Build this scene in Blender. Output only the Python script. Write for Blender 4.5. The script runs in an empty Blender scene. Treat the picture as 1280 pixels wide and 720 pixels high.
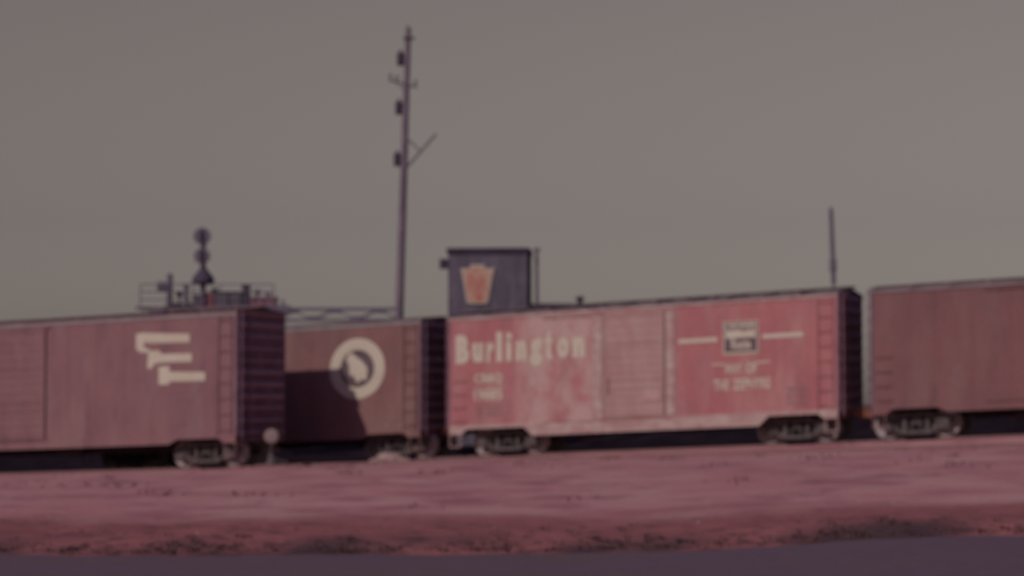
import bpy, math, random
from math import radians as R, sin, cos, pi, sqrt
random.seed(7)
scene = bpy.context.scene
C = scene.collection

# ------------------------------------------------------------------ camera, sky, sun, exposure
EYE = 1.66
cd = bpy.data.cameras.new('camera'); cam = bpy.data.objects.new('camera', cd); C.objects.link(cam)
cam.location = (0, 0, EYE); cam.rotation_euler = (R(90 + 2.965), 0, 0)
cd.sensor_width = 36; cd.lens = 78.75; cd.clip_start = .5; cd.clip_end = 8000
cd.dof.use_dof = True; cd.dof.focus_distance = 10.0; cd.dof.aperture_fstop = 2.35     # the lens was focused far too near
scene.camera = cam

PHI = R(22)
TX, TY = cos(PHI), -sin(PHI)          # along the tracks, to the right
NX, NY = sin(PHI), cos(PHI)           # square to the tracks, away from the camera
OX, OY = -1.982, 70.3                 # left end of the red car, near rail side
GR = .045                             # the yard climbs to the right

LV = (1.632, 2.037, -1.75)            # the way the sunlight travels
w = bpy.data.worlds.new('World'); scene.world = w; w.use_nodes = True
nt = w.node_tree; nt.nodes.clear()
wo = nt.nodes.new('ShaderNodeOutputWorld'); bg = nt.nodes.new('ShaderNodeBackground')
sky = nt.nodes.new('ShaderNodeTexSky'); sky.sky_type = 'NISHITA'; sky.sun_disc = False
sky.sun_elevation = R(33.8); sky.sun_rotation = R(218.7); sky.air_density = 1.0; sky.dust_density = 1.0
hs = nt.nodes.new('ShaderNodeHueSaturation'); hs.inputs['Saturation'].default_value = .10
tc = nt.nodes.new('ShaderNodeTexCoord'); sep = nt.nodes.new('ShaderNodeSeparateXYZ')
mr = nt.nodes.new('ShaderNodeMapRange'); mr.inputs['From Min'].default_value = .2; mr.inputs['From Max'].default_value = .50
tint = nt.nodes.new('ShaderNodeMix'); tint.data_type = 'RGBA'
tint.inputs['A'].default_value = (1.0, .86, .80, 1); tint.inputs['B'].default_value = (.80, .74, 1.75, 1)
mul = nt.nodes.new('ShaderNodeMix'); mul.data_type = 'RGBA'; mul.blend_type = 'MULTIPLY'; mul.inputs['Factor'].default_value = 1
nt.links.new(sky.outputs[0], hs.inputs['Color'])
nt.links.new(tc.outputs['Generated'], sep.inputs[0]); nt.links.new(sep.outputs['Z'], mr.inputs['Value'])
nt.links.new(mr.outputs[0], tint.inputs['Factor'])
nt.links.new(hs.outputs[0], mul.inputs['A']); nt.links.new(tint.outputs['Result'], mul.inputs['B'])
nt.links.new(mul.outputs['Result'], bg.inputs['Color']); bg.inputs['Strength'].default_value = .065
nt.links.new(bg.outputs[0], wo.inputs[0])

sl = bpy.data.lights.new('sun', 'SUN'); sun = bpy.data.objects.new('sun', sl); C.objects.link(sun)
sl.energy = 4.45; sl.angle = R(.5); sl.color = (1.0, .88, .80)
from mathutils import Vector
sun.rotation_euler = Vector(LV).to_track_quat('-Z', 'Y').to_euler(); sun.location = (-20, -20, 30)
vs = scene.view_settings; vs.view_transform = 'Standard'; vs.look = 'None'; vs.gamma = 1; vs.exposure = -0.95; vs.use_curve_mapping = False

# ------------------------------------------------------------------ helpers
def sstep(a, b, v):
    t = min(1, max(0, (v - a) / (b - a))); return t * t * (3 - 2 * t)

def tracks(s, n):
    sc = max(-30, min(28, s))
    a = GR * sc; b = -.2 + .036 * (sc + 4.5)
    k = 1 - sstep(-2.3, -.9, n)
    return a * (1 - k) + b * k

def world_of(s, n): return (OX + s * TX + n * NX, OY + s * TY + n * NY)

class MB:
    """collects shapes, then links them as one mesh object"""
    def __init__(self, g=0.0): self.v = []; self.f = []; self.g = g; self.sm = []
    def add(self, vs, fs, smooth=False):
        b = len(self.v); self.v += [tuple(p) for p in vs]
        for f in fs: self.f.append([b + i for i in f]); self.sm.append(smooth)
    def box(self, x0, x1, y0, y1, z0, z1):
        v = [(x, y, z) for z in (z0, z1) for y in (y0, y1) for x in (x0, x1)]
        self.add(v, [(0,2,3,1),(4,5,7,6),(0,1,5,4),(2,6,7,3),(0,4,6,2),(1,3,7,5)]); return self
    def tube(self, p, q, r0, r1=None, k=10, caps=True):
        r1 = r0 if r1 is None else r1
        p = Vector(p); q = Vector(q); d = (q - p).normalized()
        u = d.orthogonal().normalized(); w_ = d.cross(u)
        vs = []
        for c_, r in ((p, r0), (q, r1)):
            for i in range(k):
                a = 2 * pi * i / k; vs.append(c_ + (u * cos(a) + w_ * sin(a)) * r)
        fs = [(i, (i + 1) % k, k + (i + 1) % k, k + i) for i in range(k)]
        self.add(vs, fs, True)
        if caps:
            self.add([vs[i] for i in range(k)][::-1], [tuple(range(k))]); self.add([vs[k + i] for i in range(k)], [tuple(range(k))])
        return self
    def lathe_y(self, c, prof, k=24):           # profile of (radius, y) about an axis along y
        vs = []; n = len(prof)
        for i in range(k):
            a = 2 * pi * i / k
            for r, y in prof: vs.append((c[0] + r * cos(a), c[1] + y, c[2] + r * sin(a)))
        fs = [(i * n + j, i * n + j + 1, ((i + 1) % k) * n + j + 1, ((i + 1) % k) * n + j) for i in range(k) for j in range(n - 1)]
        self.add(vs, fs, False); return self
    def lathe_z(self, c, prof, k=16):
        vs = []; n = len(prof)
        for i in range(k):
            a = 2 * pi * i / k
            for r, z in prof: vs.append((c[0] + r * cos(a), c[1] + r * sin(a), c[2] + z))
        fs = [(i * n + j, ((i + 1) % k) * n + j, ((i + 1) % k) * n + j + 1, i * n + j + 1) for i in range(k) for j in range(n - 1)]
        self.add(vs, fs, False); return self
    def prism(self, pts, y0, y1):               # outline in x-z, thickness in y
        n = len(pts)
        v = [(x, y0, z) for x, z in pts] + [(x, y1, z) for x, z in pts]
        self.add(v, [tuple(range(n)), tuple(range(2 * n - 1, n - 1, -1))] + [(i, i + n, (i + 1) % n + n, (i + 1) % n) for i in range(n)])
        return self
    def xprism(self, pts, x0, x1):              # outline in y-z, thickness in x
        n = len(pts)
        v = [(x0, y, z) for y, z in pts] + [(x1, y, z) for y, z in pts]
        self.add(v, [tuple(range(n)), tuple(range(2 * n - 1, n - 1, -1))] + [(i, i + n, (i + 1) % n + n, (i + 1) % n) for i in range(n)])
        return self
    def text(self, s, x0, x1, z0, z1, y, th=.006, bold=.02):
        cu = bpy.data.curves.new('t', 'FONT'); cu.body = s; cu.offset = bold; cu.resolution_u = 3
        o = bpy.data.objects.new('t', cu); C.objects.link(o)
        dg = bpy.context.evaluated_depsgraph_get(); me = o.evaluated_get(dg).to_mesh()
        vs = [v.co.copy() for v in me.vertices]; fs = [tuple(p.vertices) for p in me.polygons]
        ax = min(v.x for v in vs); bx = max(v.x for v in vs); az = min(v.y for v in vs); bz = max(v.y for v in vs)
        P = [(x0 + (v.x - ax) / (bx - ax) * (x1 - x0), y, z0 + (v.y - az) / (bz - az) * (z1 - z0)) for v in vs]
        self.add(P, fs)
        bpy.data.objects.remove(o); bpy.data.curves.remove(cu); return self
    def build(self, name, m, parent=None, loc=None, bevel=0, rz=0):
        me = bpy.data.meshes.new(name)
        me.from_pydata([(x, y, z + self.g * x) for x, y, z in self.v], [], self.f)
        me.polygons.foreach_set('use_smooth', self.sm)
        me.materials.append(m); me.update()
        o = bpy.data.objects.new(name, me); C.objects.link(o)
        if parent: o.parent = parent
        if loc: o.location = loc
        if rz: o.rotation_euler.z = rz
        if bevel:
            b = o.modifiers.new('b', 'BEVEL'); b.width = bevel; b.segments = 2; b.limit_method = 'ANGLE'
        return o

def thing(name, label, cat, loc=(0,0,0), rz=0, group=None):
    o = bpy.data.objects.new(name, None); C.objects.link(o); o.location = loc; o.rotation_euler = (0, 0, rz)
    o['label'] = label; o['category'] = cat
    if group: o['group'] = group
    return o
def tag(o, label, cat, group=None):
    o['label'] = label; o['category'] = cat
    if group: o['group'] = group
    return o

def mat(name, base, alt=None, dust=None, amt=.35, scale=1.2, stretch=(1,1,.25), rough=.85, bump=.0, bscale=20, metal=0.0, zone=None, fine=.25, grime=None):
    """paint or stone with blotches (alt), streaky dust and a fine grain; zone = (x0, x1, x2, x3, colour, strength) is a worn stretch along x"""
    m = bpy.data.materials.new(name); m.use_nodes = True; t = m.node_tree; N = t.nodes; L = t.links
    b = N['Principled BSDF']; b.inputs['Roughness'].default_value = rough; b.inputs['Metallic'].default_value = metal
    b.inputs['Specular IOR Level'].default_value = .25
    co = N.new('ShaderNodeTexCoord')
    def noise(sc, st, det=5, rgh=.6):
        mp = N.new('ShaderNodeMapping'); mp.inputs['Scale'].default_value = st
        n = N.new('ShaderNodeTexNoise'); n.inputs['Scale'].default_value = sc; n.inputs['Detail'].default_value = det; n.inputs['Roughness'].default_value = rgh
        L.new(co.outputs['Object'], mp.inputs[0]); L.new(mp.outputs[0], n.inputs['Vector']); return n.outputs['Fac']
    def ramp(src, a, c):
        r = N.new('ShaderNodeMapRange'); r.inputs['From Min'].default_value = a; r.inputs['From Max'].default_value = c; r.clamp = True
        r.interpolation_type = 'SMOOTHSTEP'; L.new(src, r.inputs['Value']); return r.outputs[0]
    def mix(f, A, B, blend='MIX'):
        x = N.new('ShaderNodeMix'); x.data_type = 'RGBA'; x.blend_type = blend
        if isinstance(f, (int, float)): x.inputs['Factor'].default_value = f
        else: L.new(f, x.inputs['Factor'])
        for k, v in (('A', A), ('B', B)):
            if isinstance(v, tuple): x.inputs[k].default_value = (*v, 1)
            else: L.new(v, x.inputs[k])
        return x.outputs['Result']
    def math_(op, a, c):
        x = N.new('ShaderNodeMath'); x.operation = op
        for i, v in enumerate((a, c)):
            if isinstance(v, (int, float)): x.inputs[i].default_value = v
            else: L.new(v, x.inputs[i])
        return x.outputs[0]
    alt = alt or tuple(c * .7 for c in base)
    col = mix(ramp(noise(scale, (1,1,1)), .35, .68), base, alt)
    if dust:
        f = math_('MULTIPLY', ramp(noise(scale * 2.2, stretch, 6, .65), .42, .75), amt)
        if zone:
            sp = N.new('ShaderNodeSeparateXYZ'); L.new(co.outputs['Object'], sp.inputs[0])
            zf = math_('MULTIPLY', ramp(sp.outputs['X'], zone[0], zone[1]), math_('SUBTRACT', 1.0, ramp(sp.outputs['X'], zone[2], zone[3])))
            zf = math_('MULTIPLY', zf, math_('MULTIPLY', ramp(noise(1.5, (1,1,.6), 5), .32, .60), zone[4]))
            f = math_('MAXIMUM', f, zf)
        col = mix(f, col, dust)
    if grime: col = mix(math_('MULTIPLY', ramp(noise(scale * 3, stretch, 5), .5, .72), .6), col, grime)
    g = N.new('ShaderNodeMapRange'); g.inputs['To Min'].default_value = 1 - fine; g.inputs['To Max'].default_value = 1 + fine
    L.new(noise(scale * 18, (1,1,1), 3), g.inputs['Value'])
    hsv = N.new('ShaderNodeHueSaturation'); L.new(col, hsv.inputs['Color']); L.new(g.outputs[0], hsv.inputs['Value'])
    L.new(hsv.outputs[0], b.inputs['Base Color'])
    if bump:
        bn = N.new('ShaderNodeBump'); bn.inputs['Strength'].default_value = bump; bn.inputs['Distance'].default_value = .05
        L.new(noise(bscale, (1,1,1), 4), bn.inputs['Height']); L.new(bn.outputs[0], b.inputs['Normal'])
    return m

M = {}
M['red'] = mat('faded_red_paint', (.36,.135,.138), (.315,.115,.125), (.40,.265,.245), .5, .55, zone=(1.9,2.8,6.9,7.9,1.0), grime=(.26,.12,.12))
M['red_door'] = mat('chalky_red_paint', (.35,.215,.20), (.32,.185,.175), (.40,.29,.265), .7, .8)
M['red_end'] = mat('red_shaded_end_paint', (.25,.12,.15), None, (.34,.25,.29), .5, 1.2)  # car red made darker and bluer: the shade of the ends is in the colour
M['sill'] = mat('dusty_sill_paint', (.36,.245,.225), (.32,.18,.175), (.47,.41,.37), .7, 1.5, stretch=(.5,1,1))
M['plum'] = mat('plum_brown_paint', (.215,.108,.115), (.19,.093,.104), (.24,.16,.155), .5, .6, grime=(.13,.07,.08))
M['plum_end'] = mat('plum_shaded_end_paint', (.17,.10,.135), None, (.26,.18,.22), .5, 1.2)  # plum side paint with the end wall's bluish shade mixed in
M['brown'] = mat('mineral_brown_paint', (.205,.10,.093), (.165,.085,.085), (.22,.15,.14), .5, .5, grime=(.13,.075,.075))
M['brown_end'] = mat('mineral_brown_shaded_end', (.15,.085,.115), None, (.20,.14,.17), .5, 1.2)  # brown side paint, darkened and blued to paint in the shade on the ends
M['maroon'] = mat('worn_maroon_paint', (.19,.087,.088), (.16,.075,.079), (.205,.13,.125), .5, .6, grime=(.125,.062,.066))
M['roof'] = mat('dull_roof_metal', (.20,.15,.16), (.14,.10,.11), (.26,.22,.22), .4, 1.0, rough=.7)
M['roof_pale'] = mat('pale_galvanised_metal', (.26,.23,.23), (.2,.17,.18), (.3,.27,.26), .4, 1.0, rough=.6)
M['roof_red'] = mat('red_oxide_roof', (.22,.10,.125), None, (.26,.18,.2), .4, 1.0)
M['rib_skylight'] = mat('skylit_rib_crest', (.36,.26,.30), (.28,.19,.23), None, scale=3)  # pale tone that paints sky light onto the end ribs
M['white'] = mat('worn_white_lettering', (.49,.43,.35), (.45,.39,.31), (.40,.31,.28), .25, 2.0, fine=.1)
M['white2'] = mat('clean_white_lettering', (.48,.42,.34), (.44,.38,.30), None, fine=.08)
M['faint'] = mat('faint_lettering', (.25,.165,.155), (.22,.13,.13), (.21,.12,.12), .5, 4.0)
M['black'] = mat('black_lettering', (.05,.04,.055), fine=.1)
M['slate'] = mat('slate_emblem_field', (.12,.085,.095), fine=.1)
M['steel'] = mat('dusty_truck_steel', (.085,.065,.07), (.06,.05,.05), (.20,.17,.16), .55, 5, stretch=(1,1,1), rough=.85)
M['wheel'] = mat('dusty_wheel_steel', (.34,.285,.285), (.25,.21,.21), (.38,.33,.31), .5, 5, stretch=(1,1,1), rough=.8)
M['under'] = mat('underframe_grime', (.045,.032,.04), None, (.09,.06,.06), .3, 2)
M['rust'] = mat('rusty_casting', (.38,.16,.10), (.24,.10,.07), None, rough=.9)
M['wood'] = mat('weathered_plank', (.17,.12,.12), (.12,.085,.085), (.24,.19,.18), .5, 1.5, stretch=(.2,1,1))
M['railhead'] = mat('worn_rail_steel', (.20,.105,.105), (.16,.09,.09), None, rough=.8)
M['tie'] = mat('creosoted_tie', (.17,.09,.095), (.24,.13,.135), None)
M['pole'] = mat('creosoted_pole', (.13,.095,.13), (.17,.125,.15), (.2,.16,.17), .3, 1.5)
M['hardware'] = mat('dark_line_hardware', (.06,.045,.07), fine=.15)
M['navy'] = mat('dark_navy_cladding', (.105,.085,.12), (.075,.06,.085), (.18,.15,.18), .7, .45, stretch=(1.5,1,.6), rough=.7, grime=(.055,.045,.06))
M['navy_trim'] = mat('dark_trim', (.04,.03,.055))
M['orange'] = mat('faded_orange_enamel', (.42,.25,.19), (.40,.20,.15), (.46,.36,.29), .6, 1.5)
M['crimson'] = mat('crimson_enamel', (.24,.085,.10), (.20,.08,.09), None)
M['monogram'] = mat('faded_red_enamel', (.40,.15,.12), (.36,.12,.10), None)
M['cream'] = mat('cream_enamel', (.42,.36,.30), (.38,.31,.26), None)
M['bridge'] = mat('violet_grey_steelwork', (.13,.10,.145), (.10,.08,.11), (.18,.14,.17), .4, 1.5)
M['cab_grey'] = mat('slate_cabinet_paint', (.12,.10,.125), fine=.15)
M['target'] = mat('chalky_target_paint', (.25,.19,.18), (.21,.15,.145), (.15,.10,.09), .3, 6, stretch=(1,1,1))
M['stone'] = mat('pale_stone', (.33,.24,.215), (.26,.17,.16), None, bump=.6, bscale=8)
M['weed'] = mat('dry_weed', (.13,.065,.055), (.08,.045,.045), None, scale=2)
M['weed2'] = mat('dark_weed', (.085,.052,.05), None, None, scale=2)

# ------------------------------------------------------------------ ground, road, tracks
def road_edge(x):
    return 28.75 + .9 * sstep(2, 7, x) + .22 * sin(x * .55 + 1) + .12 * sin(x * 1.7) + .08 * sin(x * 4.1 + 2) + .05 * sin(x * 9.3) + .03 * sin(x * 17.1 + 1)
def road_z(x, y): return -.24 + .21 * sstep(.5, 6.5, x)
def vnoise(x, y):
    return (sin(x * 1.3 + y * .7) * sin(y * .9 - x * .4) + .5 * sin(x * 3.1 - y * 2.3 + 1) * sin(y * 2.7 + x) + .3 * sin(x * 6.7 + 2) * sin(y * 5.9 + x * 2))
def ground_z(x, y):
    dx, dy = x - OX, y - OY
    s = dx * TX + dy * TY; n = dx * NX + dy * NY
    e = road_edge(x)
    front = road_z(x, y) + .17 * sstep(e - .1, e + 1.1, y) - .05 * (1 - sstep(e - .5, e - .05, y))
    k = sstep(e + 2, 60, y)
    ft = tracks(s, n) - .06
    z = front * (1 - k) + ft * k
    z += .022 * vnoise(x, y) * sstep(e, e + .6, y) * (1 - sstep(-9, -6, n)) + .02 * vnoise(x * 2, y * 2) * sstep(e, e + .3, y) * (1 - sstep(e + 2, e + 6, y))
    z += 1.1 * sstep(12, 26, n) * (1 - sstep(60, 200, n))          # low cinder bank behind the yard
    if abs(n - 1.52) < .6 or abs(n + 3.98) < .6: z -= .03
    return z
def graded(lo, hi, step, far_lo, far_hi):
    a = []; v = lo
    while v <= hi: a.append(v); v += step
    d = step; v = lo
    while v > far_lo: d *= 1.35; v -= d; a.insert(0, v)
    d = step; v = a[-1]
    while v < far_hi: d *= 1.35; v += d; a.append(v)
    return a
xs = graded(-26, 26, .45, -2500, 2500); ys = graded(27.5, 88, .4, -60, 5000)
g = MB(); nx = len(xs)
gv = [(x, y, ground_z(x, y)) for y in ys for x in xs]
gf = [(j * nx + i, j * nx + i + 1, (j + 1) * nx + i + 1, (j + 1) * nx + i) for j in range(len(ys) - 1) for i in range(nx - 1)]
g.add(gv, gf, True)

def soil_material():
    m = bpy.data.materials.new('pink_yard_soil'); m.use_nodes = True; t = m.node_tree; N = t.nodes; L = t.links
    b = N['Principled BSDF']; b.inputs['Roughness'].default_value = 1; b.inputs['Specular IOR Level'].default_value = 0
    co = N.new('ShaderNodeTexCoord')
    def noise(sc, det=6, st=(1,1,1)):
        mp = N.new('ShaderNodeMapping'); mp.inputs['Scale'].default_value = st; L.new(co.outputs['Object'], mp.inputs[0])
        n = N.new('ShaderNodeTexNoise'); n.inputs['Scale'].default_value = sc; n.inputs['Detail'].default_value = det; L.new(mp.outputs[0], n.inputs['Vector']); return n.outputs['Fac']
    def ramp(src, a, c):
        r = N.new('ShaderNodeMapRange'); r.interpolation_type = 'SMOOTHSTEP'; r.inputs['From Min'].default_value = a; r.inputs['From Max'].default_value = c; L.new(src, r.inputs['Value']); return r.outputs[0]
    def mix(f, A, B):
        x = N.new('ShaderNodeMix'); x.data_type = 'RGBA'
        if isinstance(f, float): x.inputs['Factor'].default_value = f
        else: L.new(f, x.inputs['Factor'])
        for k, v in (('A', A), ('B', B)):
            if isinstance(v, tuple): x.inputs[k].default_value = (*v, 1)
            else: L.new(v, x.inputs[k])
        return x.outputs['Result']
    def ma(op, a, c, d=None):
        x = N.new('ShaderNodeMath'); x.operation = op
        for i, v in enumerate((a, c, d)):
            if v is None: continue
            if isinstance(v, (int, float)): x.inputs[i].default_value = v
            else: L.new(v, x.inputs[i])
        return x.outputs[0]
    sp = N.new('ShaderNodeSeparateXYZ'); L.new(co.outputs['Object'], sp.inputs[0]); X, Y = sp.outputs['X'], sp.outputs['Y']
    grav = mix(ramp(noise(.35), .35, .65), (.385,.178,.182), (.41,.23,.22))
    grav = mix(ramp(noise(1.1, 7, (.6,.5,1)), .46, .66), grav, (.30,.135,.145))
    grav = mix(ramp(noise(.5, 5, (1,.35,1)), .60, .74), grav, (.245,.115,.118))
    grav = mix(ramp(noise(2.6, 6, (.8,.5,1)), .60, .74), grav, (.40,.25,.235))
    clay = mix(ramp(noise(.9), .35, .65), (.28,.11,.108), (.215,.088,.09))
    clay = mix(ramp(noise(3.5), .52, .7), clay, (.11,.055,.06))
    wob = ma('MULTIPLY_ADD', noise(.25), 5.0, -2.5)
    yy = ma('ADD', Y, wob)
    col = mix(ramp(yy, 31.5, 36.0), clay, grav)
    # shade under the weedy lip at the road edge, painted into the soil colour
    wob2 = ma('MULTIPLY_ADD', noise(.6), .9, -.45)
    y2 = ma('SUBTRACT', ma('ADD', Y, wob2), ma('MULTIPLY', ramp(X, 2.0, 7.0), .9))
    col = mix(ma('MULTIPLY', ma('SUBTRACT', 1.0, ramp(y2, 29.0, 30.2)), ramp(noise(.5), .35, .6)), col, (.075,.045,.05))
    # black cinders beyond the tracks
    nn = ma('ADD', ma('MULTIPLY', ma('SUBTRACT', X, OX), NX), ma('MULTIPLY', ma('SUBTRACT', Y, OY), NY))
    nn = ma('ADD', nn, ma('MULTIPLY_ADD', noise(.8), .8, -.4))
    col = mix(ramp(nn, .5, 1.4), col, mix(ramp(noise(1.0), .4, .6), (.012,.009,.013), (.022,.015,.02)))
    g2 = N.new('ShaderNodeMapRange'); g2.inputs['To Min'].default_value = .7; g2.inputs['To Max'].default_value = 1.3; L.new(noise(22, 3), g2.inputs['Value'])
    h = N.new('ShaderNodeHueSaturation'); L.new(col, h.inputs['Color']); L.new(g2.outputs[0], h.inputs['Value']); L.new(h.outputs[0], b.inputs['Base Color'])
    bn = N.new('ShaderNodeBump'); bn.inputs['Strength'].default_value = .5; bn.inputs['Distance'].default_value = .04; L.new(noise(9, 6), bn.inputs['Height']); L.new(bn.outputs[0], b.inputs['Normal'])
    return m
o = g.build('ground', soil_material()); o['kind'] = 'structure'

r = MB(); rx = graded(-14, 14, .25, -400, 400)
ry = [-60, -20, 0, 10, 16, 20, 23, 25, 26, 27, 27.6]
rv = []; 
for x in rx:
    for y in ry: rv.append((x, y, road_z(x, y)))
    rv.append((x, road_edge(x) - .45, road_z(x, 0) - .002)); rv.append((x, road_edge(x), road_z(x, 0) - .02))
q = len(ry) + 2
r.add(rv, [(i * q + j, (i + 1) * q + j, (i + 1) * q + j + 1, i * q + j + 1) for i in range(len(rx) - 1) for j in range(q - 1)], True)
rm = mat('violet_grey_asphalt', (.105,.065,.08), (.11,.068,.074), (.10,.068,.125), .6, .28, stretch=(.5,1.5,1), rough=.9, bump=.3, bscale=30)
o = r.build('road', rm); o['kind'] = 'structure'

def track(name, n_near, label):
    o = thing(name, label, 'railway track', group='yard tracks')
    for off in (.77, 2.28):
        t = MB(); P = []
        for k in range(61):
            s = -32 + k
            x, y = world_of(s, n_near + off); z = tracks(s, n_near + off)
            P.append((x, y, z))
        hx, hy = NX * .036, NY * .036; v = []; f = []
        for i, p in enumerate(P):
            v += [(p[0]-hx, p[1]-hy, p[2]-.18), (p[0]+hx, p[1]+hy, p[2]-.18), (p[0]+hx, p[1]+hy, p[2]), (p[0]-hx, p[1]-hy, p[2])]
            if i:
                c = 4 * i - 4; f += [(c, c+4, c+5, c+1), (c+1, c+5, c+6, c+2), (c+2, c+6, c+7, c+3), (c+3, c+7, c+4, c)]
        t.add(v, f); t.build('rail', M['railhead'], o)
    ti = MB()
    for k in range(105):
        s = -31.5 + k * .56
        c_ = []
        for zz in (-.26, -.10):
            for n_ in (n_near + .3, n_near + 2.75):
                for ds in (-.11, .11):
                    x, y = world_of(s + ds, n_); c_.append((x, y, tracks(s, n_near + 1.5) + zz))
        ti.add(c_, [(0,2,3,1),(4,5,7,6),(0,1,5,4),(2,6,7,3),(0,4,6,2),(1,3,7,5)])
    tt = ti.build('ties', M['tie'], o); tt['kind'] = 'stuff'
track('yard_track', 0, 'railway track under the red lettered boxcar and its neighbours')
track('yard_track', -5.5, 'nearer railway track under the plum brown boxcar at the left')

# ------------------------------------------------------------------ boxcars
def make_truck(root, g_, xc, W, f=0):
    """one four-wheel truck: the frame mesh is the part, wheels, springs and axles hang below it"""
    cy = W / 2
    b = MB(g_)
    for sgn in (-1, 1):
        y0 = cy + sgn * 1.0 - .07; y1 = y0 + .14
        out = [(-1.16,.52),(-1.06,.60),(-.62,.60),(-.40,.76),(.40,.76),(.62,.60),(1.06,.60),(1.16,.52),(1.1,.30),(.68,.30),(.62,.38),(.36,.20),(-.36,.20),(-.62,.38),(-.68,.30),(-1.1,.30)]
        # built as bars, leaving the two windows of a cast side frame open
        b.prism([(xc+x, z) for x, z in [(-1.14,.48),(-1.04,.60),(-.66,.61),(-.42,.77),(.42,.77),(.66,.61),(1.04,.60),(1.14,.48),(.62,.48),(.36,.64),(-.36,.64),(-.62,.48)]], y0, y1)
        b.prism([(xc+x, z) for x, z in [(-.78,.36),(-.62,.36),(-.36,.24),(.36,.24),(.62,.36),(.78,.36),(.40,.13),(-.40,.13)]], y0 + .002, y1 - .002)
        for sx in (-1, 1):
            b.box(xc + sx * .84 - .15, xc + sx * .84 + .15, y0 - .06, y1 + .03, .28, .56)          # journal boxes
            b.box(xc + sx * .33 - .06, xc + sx * .33 + .06, y0 + .004, y1 - .004, .236, .645)       # columns
            b.prism([(xc + sx*.84, .29), (xc + sx*.70,.29), (xc + sx*.55,.40), (xc + sx*.62,.47)] , y0 + .006, y1 - .006)
    b.box(xc - .16, xc + .16, cy - 1.02, cy + 1.02, .42, .62)
    tr = b.build('truck', M['steel'], root)
    for sgn in (-1, 1):
        s_ = MB(g_)
        for dx in (-.14, .14):
            for kz in range(5): s_.lathe_z((xc + dx, cy + sgn * 1.0, .245 + kz * .036), [(.05,0),(.09,.008),(.09,.02),(.05,.03)], 10)
        s_.build('spring', M['steel'], tr)
    for sx in (-1, 1):
        ax = MB(g_); ax.tube((xc + sx * .84, cy - .95, .42), (xc + sx * .84, cy + .95, .42), .08); ax.build('axle', M['under'], tr)
        for sy in (-1, 1):
            wl = MB(g_); q = sy
            wl.lathe_y((xc + sx * .84, cy + sy * .755, .42), [(.06, q*.09),(.12, q*.09),(.16, q*.045),(.30, q*.035),(.345, q*.07),(.405, q*.07),(.42, q*.0),(.42,-q*.04),(.455,-q*.05),(.455,-q*.075),(.34,-q*.075),(.10,-q*.08)], 32)
            wl.build('wheel', M['wheel'], tr)
    return tr

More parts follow.
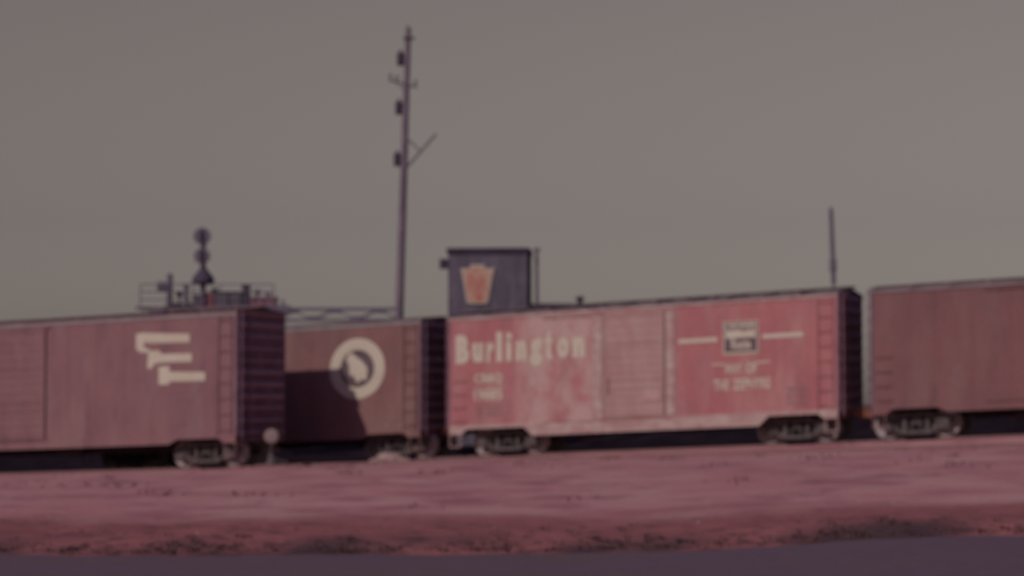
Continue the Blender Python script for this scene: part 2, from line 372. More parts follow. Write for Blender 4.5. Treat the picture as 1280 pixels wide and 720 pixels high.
def make_boxcar(label, s0, n0, z0, g_, L_, eave, pal, sill_end, sill_mid, trk_l, trk_r, door, seams, ridge=.26, board=True):
    x, y = world_of(s0, n0)
    root = thing('boxcar', label, 'boxcar', (x, y, z0), -PHI, 'boxcars standing in the yard')
    W = 3.05; paint, endm, sillm, roofm, rimm = [M[k] for k in pal]
    zs = sill_end + .16                    # body bottom; the sill plate hangs below
    b = MB(g_)
    b.box(.012, L_ - .012, 0, W, zs, eave)
    for sx in seams:                       # riveted panel seams
        for yy in (-.006, W - .004): b.box(sx - .045, sx + .045, yy, yy + .01, zs + .01, eave - .08)
        k = 0
        while zs + .06 + k * .11 < eave - .1:
            zz = zs + .06 + k * .11; k += 1
            for dx in (-.028, .028): b.box(sx + dx - .008, sx + dx + .008, -.0105, -.005, zz, zz + .016)
    body = b.build('body', paint, root)
    for x0, sgn in ((0, -1), (L_, 1)):     # corrugated ends
        e = MB(g_); rows = 60; zz = [zs - .02 + (eave + .02 - zs) * i / rows for i in range(rows + 1)]
        yy = [.0, .05, .16, .3, .8, 1.4, 1.65, 2.25, 2.75, 2.89, 3.0, 3.05]
        v = []
        for z in zz:
            for y_ in yy:
                edge = min(sstep(.05, .3, y_), sstep(.05, .3, W - y_))
                v.append((x0 + sgn * (.0 + .075 * 1.5 * edge * max(0, sin((z - zs) / .36 * 2 * pi)) ** .7), y_, z))
        m_ = len(yy)
        fs = [(j*m_+i, j*m_+i+1, (j+1)*m_+i+1, (j+1)*m_+i) for j in range(rows) for i in range(m_ - 1)]
        if sgn < 0: fs = [f[::-1] for f in fs]
        e.add(v, fs, False)
        top = eave + .02
        e.xprism([(0, top), (W, top), (W/2, eave + ridge - .01)], min(x0, x0 - sgn*.03), max(x0, x0 - sgn*.03))
        # corner posts
        for y_ in (-.008, W - .072): e.box(min(x0 + sgn*.012, x0 - sgn*.07), max(x0 + sgn*.012, x0 - sgn*.07), y_, y_ + .08, zs - .005, eave + .005)
        ew = e.build('end_wall', endm, root)
        ew.data.materials.append(M['rib_skylight'])              # sky light on the rib crests, put into their colour
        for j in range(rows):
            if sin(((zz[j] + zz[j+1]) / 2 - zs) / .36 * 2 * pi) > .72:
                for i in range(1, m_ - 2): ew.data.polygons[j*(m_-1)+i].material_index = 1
        ld = MB(g_)
        for yy_ in (.10, .55): ld.box(min(x0+sgn*.10, x0+sgn*.13), max(x0+sgn*.10, x0+sgn*.13), yy_, yy_ + .035, zs - .1, eave + .03)
        for k in range(9): ld.tube((x0 + sgn*.15, .08, zs + .02 + k*.42), (x0 + sgn*.15, .60, zs + .02 + k*.42), .012, k=6)
        ld.build('end_ladder', endm, root)
        cp = MB(g_)
        cp.box(min(x0, x0+sgn*.30), max(x0, x0+sgn*.30), 1.42, 1.63, .72, .94)
        cp.box(min(x0+sgn*.28, x0+sgn*.52), max(x0+sgn*.28, x0+sgn*.52), 1.38, 1.67, .68, .98)
        cp.tube((x0+sgn*.2, 1.9, .72), (x0+sgn*.42, 1.85, .42), .03, k=8)
        cp.build('coupler', M['rust'], root, bevel=.015)
        hd = MB(g_)                        # brake step below the end
        hd.box(min(x0, x0+sgn*.09), max(x0, x0+sgn*.09), .25, 2.8, zs - .2, zs - .02)
        hd.build('end_sill', endm, root)
    bw = MB(g_)                            # brake wheel and its step on the left end
    bw.lathe_y((0,0,0), [(.27,-.02),(.30,-.02),(.30,.02),(.27,.02),(.27,-.02)], 20)
    for a in range(3): bw.tube((.27*cos(a*pi/3),0,.27*sin(a*pi/3)), (-.27*cos(a*pi/3),0,-.27*sin(a*pi/3)), .014, k=6)
    bw.v = [(-.16 - y_, 2.1 + x_, 3.35 + z_) for x_, y_, z_ in bw.v]
    bw.box(-.16, 0, 2.05, 2.15, 3.3, 3.4)
    bw.build('brake_wheel', endm, root)
    # roof: shallow gable with raised seams
    rf = MB(g_)
    for y0, z_0, y1, z_1 in ((-.05, eave + .035, W/2, eave + ridge), (W/2, eave + ridge, W + .05, eave + .035)):
        v = [(-.06, y0, z_0), (L_+.06, y0, z_0), (L_+.06, y1, z_1), (-.06, y1, z_1), (-.06, y0, z_0-.03), (L_+.06, y0, z_0-.03), (L_+.06, y1, z_1-.03), (-.06, y1, z_1-.03)]
        rf.add(v, [(0,1,2,3),(7,6,5,4),(0,4,5,1),(1,5,6,2),(2,6,7,3),(3,7,4,0)])
        nse = int(L_ / 1.1)
        for k in range(nse + 1):
            xx = -.02 + k * (L_ + .04 - .06) / nse
            rf.add([(xx, y0, z_0), (xx+.06, y0, z_0), (xx+.06, y1, z_1), (xx, y1, z_1), (xx, y0, z_0+.045), (xx+.06, y0, z_0+.045), (xx+.06, y1, z_1+.045), (xx, y1, z_1+.045)],
                   [(4,5,6,7),(0,1,5,4),(1,2,6,5),(3,0,4,7)])
    roof = rf.build('roof', roofm, root)
    for y_ in (0, W):
        rm_ = MB(g_); rm_.box(0, L_, y_ - .03, y_ + .03, eave - .09, eave + .004); rm_.build('eave_rail', rimm, root)
    if board:
        rb = MB(g_)
        for k in range(3): rb.box(-.12, L_ + .12, W/2 - .36 + k*.25, W/2 - .14 + k*.25, eave + ridge + .04, eave + ridge + .07)
        for k in range(int(L_ / .9)): rb.box(.1 + k*.9, .18 + k*.9, W/2 - .34, W/2 + .34, eave + ridge + .005, eave + ridge + .04)
        rb.build('running_board', M['wood'], root)
    # side sill plate, arched over the trucks
    a, c_ = trk_l, L_ - trk_r
    hi, lo = sill_end + .06, sill_mid
    pts = [(.02, sill_end - .05), (.42, sill_end - .05), (.62, hi + .04), (a + .72, hi + .04), (a + 1.02, lo), (c_ - 1.02, lo), (c_ - .72, hi + .04), (L_ - .62, hi + .04), (L_ - .42, sill_end - .05), (L_ - .02, sill_end - .05)]
    for y_ in (-.018, W - .032):
        sp = MB(g_)
        for (x0, z0_), (x1, z1_) in zip(pts, pts[1:]):
            sp.prism([(x0, z0_), (x1, z1_), (x1, zs + .06), (x0, zs + .06)], y_, y_ + .05)
        sp.build('side_sill', sillm, root)
    for xx in (.22, L_ - .22):
        st = MB(g_)
        for dx in (-.18, .18): st.box(xx + dx - .015, xx + dx + .015, .0, .03, sill_end - .42, sill_end - .04)
        st.box(xx - .18, xx + .18, -.01, .05, sill_end - .44, sill_end - .41)
        st.build('stirrup', sillm, root)
    un = MB(g_)
    un.box(.3, L_ - .3, W/2 - .18, W/2 + .18, .62, zs)
    un.box(a + 1.5, c_ - 1.5, W/2 - .22, W/2 + .22, .5, .64)
    for k in range(6): un.box(a + 1.2 + k*(c_ - a - 2.5)/5, a + 1.3 + k*(c_ - a - 2.5)/5, .1, W - .1, zs - .2, zs)
    un.build('underframe', M['under'], root)
    bc = MB(g_); bc.tube((L_/2 + 1.0, .9, .62), (L_/2 + 1.9, .9, .62), .17, k=14); bc.build('air_tank', M['under'], root)
    bc = MB(g_); bc.tube((L_/2 - 2.2, .8, .6), (L_/2 - 1.5, .8, .6), .2, k=14); bc.build('brake_cylinder', M['under'], root)
    make_truck(root, g_, a, W); make_truck(root, g_, c_, W)
    # side ladders near both ends
    x0 = L_ - .62
    la = MB(g_)
    for dx in (0, .44): la.box(x0 + dx, x0 + dx + .03, -.05, -.03, zs + .02, eave - .12)
    for k in range(8):
        zz = zs + .18 + k * (eave - .4 - zs) / 7
        la.tube((x0, -.055, zz), (x0 + .48, -.055, zz), .011, k=6)
    for dx in (0, .44):
        for zz in (zs + .3, eave - .5): la.box(x0 + dx, x0 + dx + .03, -.035, .0, zz, zz + .04)
    la.build('side_ladder', paint, root)
    for k in range(4):
        gi = MB(g_); zz = zs + .2 + k * .42
        gi.tube((.14, -.06, zz), (.60, -.06, zz), .011, k=6)
        for xx in (.14, .60): gi.tube((xx, -.06, zz), (xx, .0, zz), .011, k=6)
        gi.build('grab_iron', paint, root)
    if door:
        d0, d1, dm = door
        d = MB(g_)
        d.box(d0, d1, -.055, -.015, zs + .10, eave - .2)
        zb = [zs + .10, zs + .98, zs + 1.15, 2.12, 2.28, 3.18, eave - .30]
        for zz in (zs + .12, zs + .95, 2.12, 3.2, eave - .28): d.box(d0 + .02, d1 - .02, -.075, -.053, zz, zz + .07)
        for xx in (d0, d1 - .07): d.box(xx, xx + .07, -.08, -.051, zs + .105, eave - .205)
        for kk in range(12):
            zz = zs + .25 + kk * (eave - zs - .6) / 12
            d.box(d0 + .1, d1 - .1, -.066, -.053, zz, zz + .025)
        dd = d.build('door', M[dm], root)
        h = MB(g_); h.tube((d0 + .16, -.12, 1.75), (d0 + .16, -.12, 2.25), .02, k=8); h.box(d0 + .14, d0 + .18, -.12, -.05, 1.76, 1.80); h.box(d0 + .14, d0 + .18, -.12, -.05, 2.2, 2.24)
        h.build('handle', sillm, dd)
        for za, zb_ in ((eave - .19, eave - .13), (zs + .04, zs + .085)):
            tk = MB(g_); tk.box(d0 - 2.0, d1 + .15, -.05, -.01, za, zb_); tk.build('door_track', paint, root)
    return root, body

# --- the red lettered car
root, body = make_boxcar('bright red boxcar lettered Burlington, right of the navy tower, with a chalky sliding door',
    0, 0, 0, GR, 12.45, 4.34, ('red','red_end','sill','roof','sill'), .74, .56, 1.8, 1.4, (5.15, 7.1, 'red_door'),
    (.72, 1.75, 2.67, 3.7, 4.72, 7.5, 8.5, 9.5, 10.5, 11.5), ridge=.2)
Y = -.014
t = MB(GR)
def px(p): return .27 + (p - 571) * .02667
for ch, a, b, z0, z1 in (('B',570,587,2.89,3.79),('u',591,605,2.89,3.52),('r',609,618.5,2.89,3.52),('l',621.5,629,2.89,3.82),('i',633.5,641,2.89,3.80),('n',646,659.5,2.89,3.52),
                         ('g',663.5,679,2.70,3.54),('o',697,712,2.89,3.54),('n',716.5,731.5,2.89,3.54)):
    t.text(ch, px(a), px(b), z0, z1, Y, bold=.075)
tc0, tc1 = px(682.5), px(692.5)
t.prism([(tc0 + .05, 3.72), (tc0 + .05, 2.95), (tc0 + .11, 2.89), (tc1 - .02, 2.89), (tc1 - .02, 3.0), (tc0 + .19, 3.02), (tc0 + .19, 3.76)], Y, Y + .003)
t.box(tc0 - .03, tc0 + .05, Y, Y + .003, 3.40, 3.52); t.box(tc0 + .19, tc1, Y, Y + .003, 3.40, 3.52)
t.build('lettering', M['white'], body)
t = MB(GR); t.text('CB&Q', .87, 1.82, 2.22, 2.55, Y, bold=.03); t.text('19885', .87, 1.82, 1.72, 2.05, Y, bold=.03)
t.box(.87, 1.84, Y, Y+.003, 2.11, 2.14); t.build('reporting_mark', M['white'], body)
for tx_, z_ in (('CAPY 100000', 1.5), ('LMT 121800', 1.36), ('WT 47200', 1.22)):
    for wd_, xa, xb in zip(tx_.split(), (.9, 1.26), (1.2, 1.8)):
        t = MB(GR); t.text(wd_, xa, xb, z_, z_ + .08, Y); t.build('stencil_lettering', M['faint'], body)
t = MB(GR); t.box(7.54, 8.77, Y, Y+.004, 3.13, 3.26); t.build('stripe', M['white2'], body)
t = MB(GR); t.box(10.16, 11.4, Y, Y+.004, 3.14, 3.27); t.build('stripe', M['white2'], body)
t = MB(GR); t.box(8.95, 10.03, Y, Y+.004, 2.72, 3.70); em = t.build('emblem', M['white2'], body)
t = MB(GR); t.box(8.99, 9.99, Y-.004, Y-.001, 3.625, 3.665); t.box(8.99, 9.03, Y-.004, Y-.001, 2.76, 3.62); t.box(9.95, 9.99, Y-.004, Y-.001, 2.76, 3.62)
t.box(9.035, 9.945, Y-.005, Y-.002, 2.79, 3.20); t.text('Burlington', 9.07, 9.91, 3.38, 3.59, Y-.005, bold=.03)
em2 = t.build('emblem_field', M['slate'], body)
t = MB(GR); t.text('Route', 9.20, 9.80, 2.86, 3.19, Y-.011, bold=.035); t.build('emblem_text', M['white2'], body)
t = MB(GR); t.box(8.6, 9.0, Y, Y+.004, 2.42, 2.47); t.box(9.98, 10.4, Y, Y+.004, 2.42, 2.47)
t.text('WAY', 8.98, 9.53, 2.14, 2.45, Y, bold=.035); t.text('OF', 9.66, 9.98, 2.14, 2.45, Y, bold=.035)
t.text('THE', 8.65, 9.12, 1.66, 1.99, Y, bold=.03); t.text('ZEPHYRS', 9.24, 10.4, 1.66, 1.99, Y, bold=.03)
t.build('slogan', M['white'], body)
t = MB(GR); t.box(6.42, 7.0, -.084, -.0805, 1.47, 1.80); t.build('door_patch', M['red'], root)
for xa, xb in ((4.80, 5.10), (7.14, 7.42)):
    t = MB(GR); t.box(xa, xb, -.03, -.008, .98, 4.2); t.build('door_post', M['sill'], root)
for tx_, z_ in (('RPKD 362', 1.55), ('BLT 558', 1.35), ('IL 406', 1.15)):
    for wd_, xa, xb in zip(tx_.split(), (10.9, 11.24), (11.18, 11.5)):
        t = MB(GR); t.text(wd_, xa, xb, z_, z_ + .11, Y); t.build('stencil_lettering', M['faint'], body)

# --- the brown car with the round emblem
root, body = make_boxcar('mineral brown boxcar with a white ringed round emblem, half in shadow',
    -13.45, 0, -.605, GR, 12.5, 4.34, ('brown','brown_end','brown','roof','roof_pale'), .72, .68, 1.6, 1.05, (5.3, 7.2, 'brown'),
    (.72, 1.8, 2.9, 4.0, 7.6, 8.6, 9.6, 10.6, 11.6), ridge=.10)
cx, cz = 10.27, 2.93
def ring(m, cx, cz, r0, r1, y, k=48):
    for i in range(k):
        a, b_ = 2*pi*i/k, 2*pi*(i+1)/k
        m.prism([(cx+r0*cos(a), cz+r0*sin(a)), (cx+r1*cos(a), cz+r1*sin(a)), (cx+r1*cos(b_), cz+r1*sin(b_)), (cx+r0*cos(b_), cz+r0*sin(b_))], y, y+.003)
t = MB(GR); ring(t, cx, cz, .60, .97, Y); t.build('emblem_ring', M['white2'], body)
t = MB(GR); t.prism([(cx+.59*cos(a*pi/18), cz+.59*sin(a*pi/18)) for a in range(36)], Y-.002, Y+.002); t.build('emblem_field', M['slate'], body)
gp = [(434,442),(432,449),(436,455),(436,463),(438,472),(441,470),(444,474),(447,481),(451,480),(452,476),(457,478),(461,477),(462,462),(458,455),(453,449),(446,444),(443,440),(438,438)]
t = MB(GR); t.prism([(cx + (a-447.5)*.0250, cz + (461-b)/45) for a, b in gp], Y-.008, Y-.004); t.build('animal_silhouette', M['white2'], body)
t = MB(GR); t.box(11.25, 11.4, Y, Y+.004, .99, 1.14); t.box(11.74, 12.0, Y, Y+.004, 1.0, 1.13); t.box(11.2,11.9,Y,Y+.004,1.25,1.29); t.build('stencil', M['faint'], body)

# --- the nearer plum car
zA = -.2 - .036 * 15.5
root, body = make_boxcar('plum brown boxcar on the nearer track, with three stepped white letters',
    -20, -5.5, zA, .036, 15.5, 4.62, ('plum','plum_end','plum','roof_red','roof_pale'), .76, .72, 1.5, 1.3, (6.2, 8.8, 'plum'),
    (.72, 1.9, 3.0, 4.1, 5.2, 9.6, 10.6, 11.6, 14.75), ridge=.14)
def st(X, Yp):
    p = 140 + X / 4.2375; q = 390 + Yp / 4.2375
    return (11.96 + (p - 168) * .02787, 4.11 - (q - 418) / 41.2 - .0014 * (p - 168))
t = MB(.036)
for poly in ([(128,118),(160,112),(412,116),(412,160),(200,166),(172,160),(172,190),(200,198),(198,216),(150,216),(128,196)],
             [(194,208),(250,204),(268,222),(424,218),(424,262),(262,268),(226,276),(214,300),(188,300)],
             [(250,290),(306,286),(308,316),(494,316),(494,362),(308,368),(306,384),(250,386)]):
    t.prism([st(*p_) for p_ in poly], Y, Y + .004)
t.build('stepped_lettering', M['white2'], body)
for tx_, xa, xb, z_, h_ in (('21846', 13.36, 14.02, 2.06, .15), ('CAPY', 13.42, 13.85, 1.86, .09), ('LMT', 13.44, 13.82, 1.68, .09), ('WT', 13.5, 13.78, 1.5, .09), ('NEW661', 13.36, 13.8, 1.28, .12)):
    t = MB(.036); t.text(tx_, xa, xb, z_, z_ + h_, Y); t.build('stencil_lettering', M['faint'], body)

# --- the car at the right edge
make_boxcar('worn maroon boxcar without lettering, coupled right of the bright red one',
    13.42, 0, GR * 13.42, GR, 12.5, 4.36, ('maroon','brown_end','maroon','roof','roof'), .78, .74, 1.2, 1.5, (5.3, 7.2, 'maroon'),
    (.72, 1.8, 2.9, 4.0, 7.6, 8.6, 9.6, 10.6, 11.6), ridge=.12)

# ------------------------------------------------------------------ things beside the tracks
def at_px(p, n):     # where the view through column p meets the line n metres behind the near car sides
    a = (p - 640) / 2800; x0 = OX + n * NX; y0 = OY + n * NY
    s = (a * y0 - x0) / (TX - a * TY); return s
s = at_px(340, -6.15); x, y = world_of(s, -6.15); z = ground_z(x, y)
o = thing('switch_stand', 'low switch stand with a round pale target between the two left boxcars', 'switch stand', (x, y, z))
b = MB(); b.box(-.45, .45, -.12, .12, -.02, .10); b.build('base', M['tie'], o)
b = MB(); b.lathe_z((0,0,0), [(.17,.10),(.15,.16),(.10,.22),(.09,.42),(.0,.42)], 12); b.build('gear_housing', M['steel'], o)
b = MB(); b.tube((0,0,.4),(0,0,.94), .028, k=8); b.build('mast', M['steel'], o)
b = MB(); b.lathe_y((0,-.04,.93), [(.0,-.03),(.13,-.028),(.205,-.01),(.21,.0),(.205,.01),(.13,.018),(0,.02)], 24); b.build('target', M['target'], o)
b = MB(); b.tube((0,-.1,.3),(.42,-.2,.16), .02, k=6); b.tube((.42,-.2,.16),(.5,-.22,.14), .035, k=8); b.build('lever', M['steel'], o)

def rock(mb, c, r, sz=(1,1,1), seed=0):
    rr = random.Random(seed); n_, m_ = 7, 10; vs = []; fs = []
    ph = [rr.uniform(0, 6) for _ in range(4)]
    for i in range(n_ + 1):
        th = pi * i / n_
        for j in range(m_):
            a = 2 * pi * j / m_
            k = r * (1 + .18 * sin(3*a + ph[0]) * sin(2*th + ph[1]) + .12 * sin(5*a + ph[2] + th * 3) + rr.uniform(-.08, .08))
            vs.append((c[0] + k*sz[0]*sin(th)*cos(a), c[1] + k*sz[1]*sin(th)*sin(a), c[2] + k*sz[2]*cos(th)))
    for i in range(n_):
        for j in range(m_): fs.append((i*m_+j, (i+1)*m_+j, (i+1)*m_+(j+1)%m_, i*m_+(j+1)%m_))
    mb.add(vs, fs)
for k, (p, n_, r_, szz, lab) in enumerate(((489, -1.6, .30, (1.35,.8,.62), 'largest pale stone lying before the wheels of the round-emblem boxcar'),
                       (474, -1.9, .20, (1.5,.8,.55), 'flat pale stone just left of the largest one by the rail'),
                       (505, -1.75, .17, (1.3,.8,.5), 'small pale stone just right of the largest one by the rail'))):
    x, y = world_of(at_px(p, n_), n_); b = MB(); rock(b, (0,0,0), r_, szz, k + 3)
    tag(b.build('stone', M['stone'], loc=(x, y, ground_z(x, y) + r_*.25)), lab, 'stone', 'pale stones by the rail')

# ------------------------------------------------------------------ navy tower with the keystone shield
rz = -R(5)
tx, ty = -2.43, 85.0
o = thing('trackside_tower', 'dark navy tower with an orange shield, rising behind the red boxcar', 'tower', (tx, ty, .1), rz)
Wf, Dp, Ht = 3.02, 1.9, 7.36
b = MB(); b.box(0, Wf, 0, Dp, 0, Ht)
for k in range(9): b.box(.02 + k * (Wf - .08) / 8, .06 + k * (Wf - .08) / 8, -.012, .0, .05, Ht - .02)
for k in range(7): b.box(Wf, Wf + .012, .05 + k * .3, .09 + k * .3, .05, Ht - .02)
b.build('wall', M['navy'], o)
b = MB(); b.box(-.05, Wf + .05, -.05, Dp + .05, Ht, Ht + .12); b.box(-.04, Wf + .04, -.04, Dp + .04, Ht - .12, Ht); b.build('roof', M['navy_trim'], o)
b = MB(); b.box(-.34, -.06, .1, .55, 6.72, 7.08); b.box(-.06, 0, .2, .4, 6.8, 7.0); b.build('lamp_housing', M['hardware'], o)
def ksh(s_, y0, y1, m, nm, par):
    c0, c1 = 1.13, 6.08
    P = [(-.66,.62),(-.30,.62),(-.26,.76),(.26,.76),(.30,.62),(.66,.62),(.58,.34),(.40,-.70),(.0,-.74),(-.40,-.70),(-.58,.34)]
    P = [(c0 + a*s_, c1 + b_*s_) for a, b_ in P][::-1]
    q = MB(); q.prism(P[::-1], y0, y1); return q.build(nm, m, par)
sh = ksh(1.0, -.07, -.013, M['cream'], 'shield', o)
ksh(.90, -.078, -.071, M['orange'], 'shield_face', sh)
b = MB(); b.text('P', .76, 1.06, 5.85, 6.42, -.082, bold=.02); b.text('R', .98, 1.28, 5.72, 6.28, -.085, bold=.02); b.text('R', 1.2, 1.5, 5.85, 6.42, -.088, bold=.02)
b.prism([(1.02,5.72),(1.36,5.70),(1.30,5.44),(1.10,5.44)], -.084, -.081)
b.build('monogram', M['monogram'], sh)
b = MB(); b.tube((0,0,0),(-.04,0,7.42), .065, .06, k=10); b.box(-.14, .1, -.1, .1, 7.40, 7.50)
tag(b.build('vent_pipe', M['bridge'], loc=(.98, 85.2, .1)), 'thin upright pipe standing just right of the navy tower', 'pipe')

# ------------------------------------------------------------------ utility pole
px0, py0 = -4.17, 80.0
o = thing('utility_pole', 'tall leaning wooden utility pole with three cans, left of the navy tower', 'utility pole', (px0 * .9625, py0 * .9625, EYE * .0375)); o.scale = (.9625,) * 3
lean = .43 / 15.1
def PX(z): return lean * z
b = MB(); b.tube((0,0,-.2),(PX(15.15),0,15.15), .175, .11, k=14); b.build('shaft', M['pole'], o)
for z in (14.05, 12.28, 10.42):
    b = MB(); b.lathe_z((PX(z) - .24, -.02, z - .24), [(0,0),(.12,.0),(.135,.03),(.135,.42),(.12,.45),(.05,.48),(.045,.56),(0,.56)], 14); b.box(PX(z)-.14, PX(z)-.04, -.05, .05, z - .12, z + .1)
    b.build('transformer_can', M['hardware'], o)
b = MB(); b.tube((PX(13)-.62,-.12,13.28),(PX(13)+.40,-.12,13.02), .045, k=8); 
b.tube((PX(13)-.4,-.12,13.2),(PX(13),-.1,12.85), .02, k=6); ca = b.build('crossarm', M['pole'], o)
for dx in (-.56, -.32, .34):
    b = MB(); b.lathe_z((PX(13)+dx, -.12, 13.16 - (dx+.1)*.25 + .02), [(.015,0),(.015,.08),(.05,.09),(.055,.13),(.03,.16),(.045,.18),(.0,.21)], 10); b.build('insulator', M['hardware'], ca)
b = MB(); b.box(PX(14.8)-.16, PX(14.8)+.26, -.14, -.08, 14.74, 14.82); b.lathe_z((PX(15), 0, 15.1), [(.03,0),(.05,.08),(.03,.14),(.0,.2)], 10); b.build('top_bracket', M['hardware'], o)
b = MB(); a0 = (PX(10.2)+.1, -.1, 10.12); a1 = (PX(10.2)+1.16, -.3, 11.30); b.tube(a0, a1, .045, k=8); b.tube((PX(11.2)+.08,-.1,11.18),(PX(10.2)+.62,-.2,10.68), .035, k=8)
b.build('stub_arm', M['pole'], o)

# slender mast at the right
o = thing('slender_mast', 'slender dark mast rising behind the right end of the bright red boxcar', 'mast', (12.32, 85, .3))
b = MB(); b.tube((0,0,-.1),(-.10,0,6.0), .055, .05, k=10); b.build('lower_mast', M['bridge'], o)
b = MB(); b.tube((-.10,0,5.95),(-.18,0,8.75), .10, .085, k=10); b.tube((-.115,0,6.4),(-.125,0,6.85), .135, .135, k=10); b.tube((-.18,0,8.75),(-.18,0,8.85), .05, k=8); b.build('upper_mast', M['bridge'], o)

# ------------------------------------------------------------------ signal bridge behind the left cars
BY = 85.0
o = thing('signal_bridge', 'violet grey steel signal bridge spanning behind the two left boxcars', 'signal bridge', (-14.3, BY, 0))
X1 = 10.05
def lattice(y_):
    b = MB()
    for z in (4.86, 5.28): b.box(0, X1, y_ - .04, y_ + .04, z - .035, z + .035)
    n_ = 6; dx = X1 / n_
    for k in range(n_):
        b.tube((k*dx, y_, 4.86), ((k+.5)*dx, y_, 5.28), .03, k=6); b.tube(((k+.5)*dx, y_, 5.28), ((k+1)*dx, y_, 4.86), .03, k=6)
        b.box((k+.5)*dx - .22, (k+.5)*dx + .22, y_ - .03, y_ + .03, 5.14, 5.26)
        b.box(k*dx - .2 if k else 0, k*dx + .2, y_ - .03, y_ + .03, 4.88, 5.0)
    return b
for y_ in (0, 1.1): lattice(y_).build('lattice_girder', M['bridge'], o)
for x_ in (.15, X1 - .15):
    b = MB()
    for y_ in (0, 1.1): b.tube((x_, y_, 0), (x_, y_, 4.84), .07, k=10)
    for k in range(5): b.tube((x_, 0, k*.96), (x_, 1.1, (k+1)*.96), .03, k=6)
    b.build('support_leg', M['bridge'], o)
b = MB(); b.box(.0, 5.4, .05, 1.05, 5.315, 5.36); b.build('walkway', M['wood'], o)
b = MB()
for z in (5.62, 5.92, 6.20): b.tube((.18, 0, z), (5.25, 0, z), .022, k=6)
for k in range(6): b.tube((.18 + k*1.013, 0, 5.3), (.18 + k*1.013, 0, 6.2), .022, k=6)
b.build('handrail', M['bridge'], o)
b = MB(); b.box(3.6, 5.9, -.07, -.05, 5.0, 5.40); b.build('fascia_plate', M['bridge'], o)
b = MB()
for k in range(3): b.tube((1.0 + k*.09, .5, 5.38 + k*.05), (5.2, .5, 5.38 + k*.05), .03, k=6)
b.build('conduit_run', M['hardware'], o)
for x_, h_ in ((1.55, .42), (2.9, .55), (3.25, .36), (4.55, .50), (4.95, .38)):
    b = MB(); b.tube((x_, .8, 5.36), (x_, .8, 5.36 + h_), .04, k=6); b.box(x_ - .12, x_ + .12, .74, .86, 5.36 + h_, 5.36 + h_ + .18); b.build('junction_box', M['bridge'], o)
b = MB(); b.tube((5.5 + .1, 0, 5.3), (5.6, 0, 5.62), .05, k=8); b.build('finial', M['bridge'], o)

g_ = 'signals and boxes on the signal bridge'
o = thing('signal_mast', 'tall signal mast with two round heads on the signal bridge', 'railway signal', (-11.78, BY + .3, 5.365), 0)
b = MB(); b.tube((0,0,0),(0,0,2.95), .10, k=10); b.build('mast', M['bridge'], o)
for z, r_ in ((2.68, .33), (1.92, .31)):
    b = MB(); b.lathe_y((-.02,-.2,z), [(0,.08),(r_*.8,.07),(r_,.02),(r_,-.02),(r_*.92,-.03),(0,-.03)], 24); b.box(-.12,.1,-.2,.0,z-.2,z+.2); hd = b.build('signal_head', M['bridge'], o)
    b = MB()
    for dz in (-.15, 0, .15): b.lathe_y((-.02,-.235,z+dz), [(0,.0),(.05,.0),(.055,-.07),(.06,-.07),(.06,.0)], 12)
    b.build('lamp', M['hardware'], hd)
b = MB(); b.lathe_z((0,0,.82), [(0,0),(.36,.02),(.44,.12),(.40,.3),(.2,.55),(.1,.7),(.075,.72)], 16); b.build('mast_shroud', M['hardware'], o)
o = thing('signal_post', 'short signal post with a square box, left end of the signal bridge', 'signal post', (-13.05, BY + .3, 5.365))
b = MB(); b.tube((0,0,0),(0,0,1.25), .11, k=10); b.build('post', M['bridge'], o)
b = MB(); b.box(-.46, -.10, -.15, .15, .60, .95); b.build('box', M['bridge'], o, bevel=.02)
b = MB(); b.tube((0,0,0),(0,0,.78), .085, .085, k=10); b.box(-.13,.13,-.1,.1,.78,.86)
tag(b.build('stub_post', M['bridge'], loc=(-12.42, BY+.3, 5.365)), 'shorter plain post left of the tall two-headed signal mast', 'post')
def cabinet(nm, lab, x, w_, h, m, par=None):
    o = thing(nm, lab, 'cabinet', (x, BY + .35, 5.365), 0, g_)
    b = MB(); b.box(0, w_, 0, .5, 0, h); b.build('case', m, o, bevel=.02)
    b = MB(); b.box(-.03, w_+.03, -.03, .53, h, h+.05); b.build('lid', m, o)
    b = MB(); b.box(w_*.5-.01, w_*.5+.01, -.012, .0, .04, h-.04); b.box(w_*.5+.04, w_*.5+.07, -.03, 0, h*.4, h*.6); b.build('door_latch', M['hardware'], o)
cabinet('relay_cabinet', 'narrow red cabinet just right of the signal mast foot', -11.72, .33, .48, M['crimson'])
cabinet('relay_cabinet', 'wide slate grey cabinet right of the red one on the signal bridge', -11.34, 1.0, .50, M['cab_grey'])
cabinet('relay_cabinet', 'tall dark narrow cabinet right of the slate grey one', -10.30, .26, .78, M['hardware'])
cabinet('relay_cabinet', 'long low rose coloured cabinet at the right of the signal bridge row', -9.98, 1.0, .33, M['roof_red'])
cabinet('relay_cabinet', 'long low plum cabinet left of the signal mast', -12.2, .42, .42, M['cab_grey'])

# low shed roof and vent behind the red car
o = thing('yard_shed', 'low dark shed whose roof edge shows just over the red boxcar', 'shed', (.0, 88, .2))
b = MB(); b.box(.2, 2.9, 0, 3, 0, 5.15); b.build('wall', M['navy'], o)
b = MB(); b.xprism([(-.2,5.15),(3.2,5.15),(1.5,5.48)], 0, 3.1); b.build('roof', M['hardware'], o)
b = MB(); b.tube((2.72,1.5,5.4),(2.72,1.5,5.66), .12, k=10); b.lathe_z((2.72,1.5,5.66), [(0,.12),(.1,.1),(.24,.0),(.0,.0)], 12); b.build('vent', M['hardware'], o)

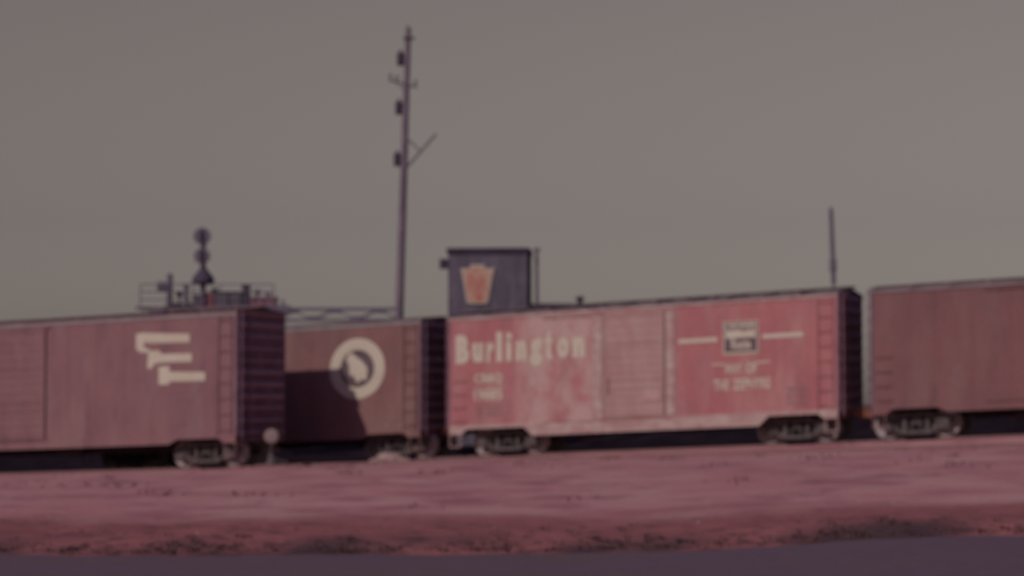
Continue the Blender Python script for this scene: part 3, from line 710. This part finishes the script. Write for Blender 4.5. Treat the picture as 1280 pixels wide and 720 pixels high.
# ------------------------------------------------------------------ weeds and pebbles along the road edge
rnd = random.Random(4)
b = MB(); b2 = MB()
for k in range(850):
    x = rnd.uniform(-9, 9); e = road_edge(x)
    dens = .35 + .65 * max(0, sin(x * .8 + 1.3) * sin(x * .31 + .4)) + (.8 if abs(x + 1.9) < .5 or abs(x - 1.4) < .6 or abs(x-4.6)<.5 else 0)
    if rnd.random() > dens: continue
    y = e + abs(rnd.gauss(.0, .30)) * (3 if rnd.random() < .12 else 1); z = ground_z(x, y); tgt = b2 if (abs(x + 1.9) < .6 or abs(x - 1.4) < .7 or rnd.random() < .4) else b
    for _ in range(7):
        a = rnd.uniform(0, 2*pi); h = rnd.uniform(.02, .075); l = rnd.uniform(.02, .09); wd = .010
        p = Vector((x + rnd.gauss(0,.04), y + rnd.gauss(0,.04), z - .01)); u = Vector((cos(a), sin(a), 0)); v = Vector((-sin(a), cos(a), 0))
        tgt.add([p - v*wd, p + v*wd, p + u*l*.5 + v*wd*.7 + Vector((0,0,h*.7)), p + u*l + Vector((0,0,h))], [(0,1,2),(0,2,3)])
for k in range(34):
    y = rnd.uniform(36, 62); x = rnd.uniform(-.24*y, .24*y)
    cl = rnd.random()
    for j in range(rnd.randint(4, 14)):
        xx, yy = x + rnd.gauss(0,.25), y + rnd.gauss(0,.5); z = ground_z(xx, yy)
        for _ in range(6):
            a = rnd.uniform(0, 2*pi); h = rnd.uniform(.03, .10); l = rnd.uniform(.02, .08)
            p = Vector((xx, yy, z - .01)); u = Vector((cos(a), sin(a), 0)); v = Vector((-sin(a), cos(a), 0)) * .012
            (b if cl < .85 else b2).add([p - v, p + v, p + u*l + Vector((0,0,h))], [(0,1,2)])
o = b.build('dry_weeds', M['weed']); o['kind'] = 'stuff'; o['label'] = 'thin dry reddish weeds along the road edge'; o['category'] = 'weeds'
o = b2.build('dark_weeds', M['weed2']); o['kind'] = 'stuff'; o['label'] = 'darker clumps of weeds along the road edge'; o['category'] = 'weeds'
b = MB()
for k in range(260):
    y = rnd.uniform(29, 62); x = rnd.uniform(-.26*y, .26*y)
    if y < road_edge(x) + .1: continue
    r_ = rnd.choice((.012,.015,.02,.03)); z = ground_z(x, y)
    v = [(x + r_*rnd.uniform(.7,1.2)*cos(a*pi/2.5), y + r_*sin(a*pi/2.5), z) for a in range(5)]; top = (x, y, z + r_*.9)
    b.add(v + [top], [(i, (i+1) % 5, 5) for i in range(5)])
o = b.build('gravel', M['stone']); o['kind'] = 'stuff'; o['label'] = 'loose pale pebbles scattered over the pink yard soil'; o['category'] = 'gravel'
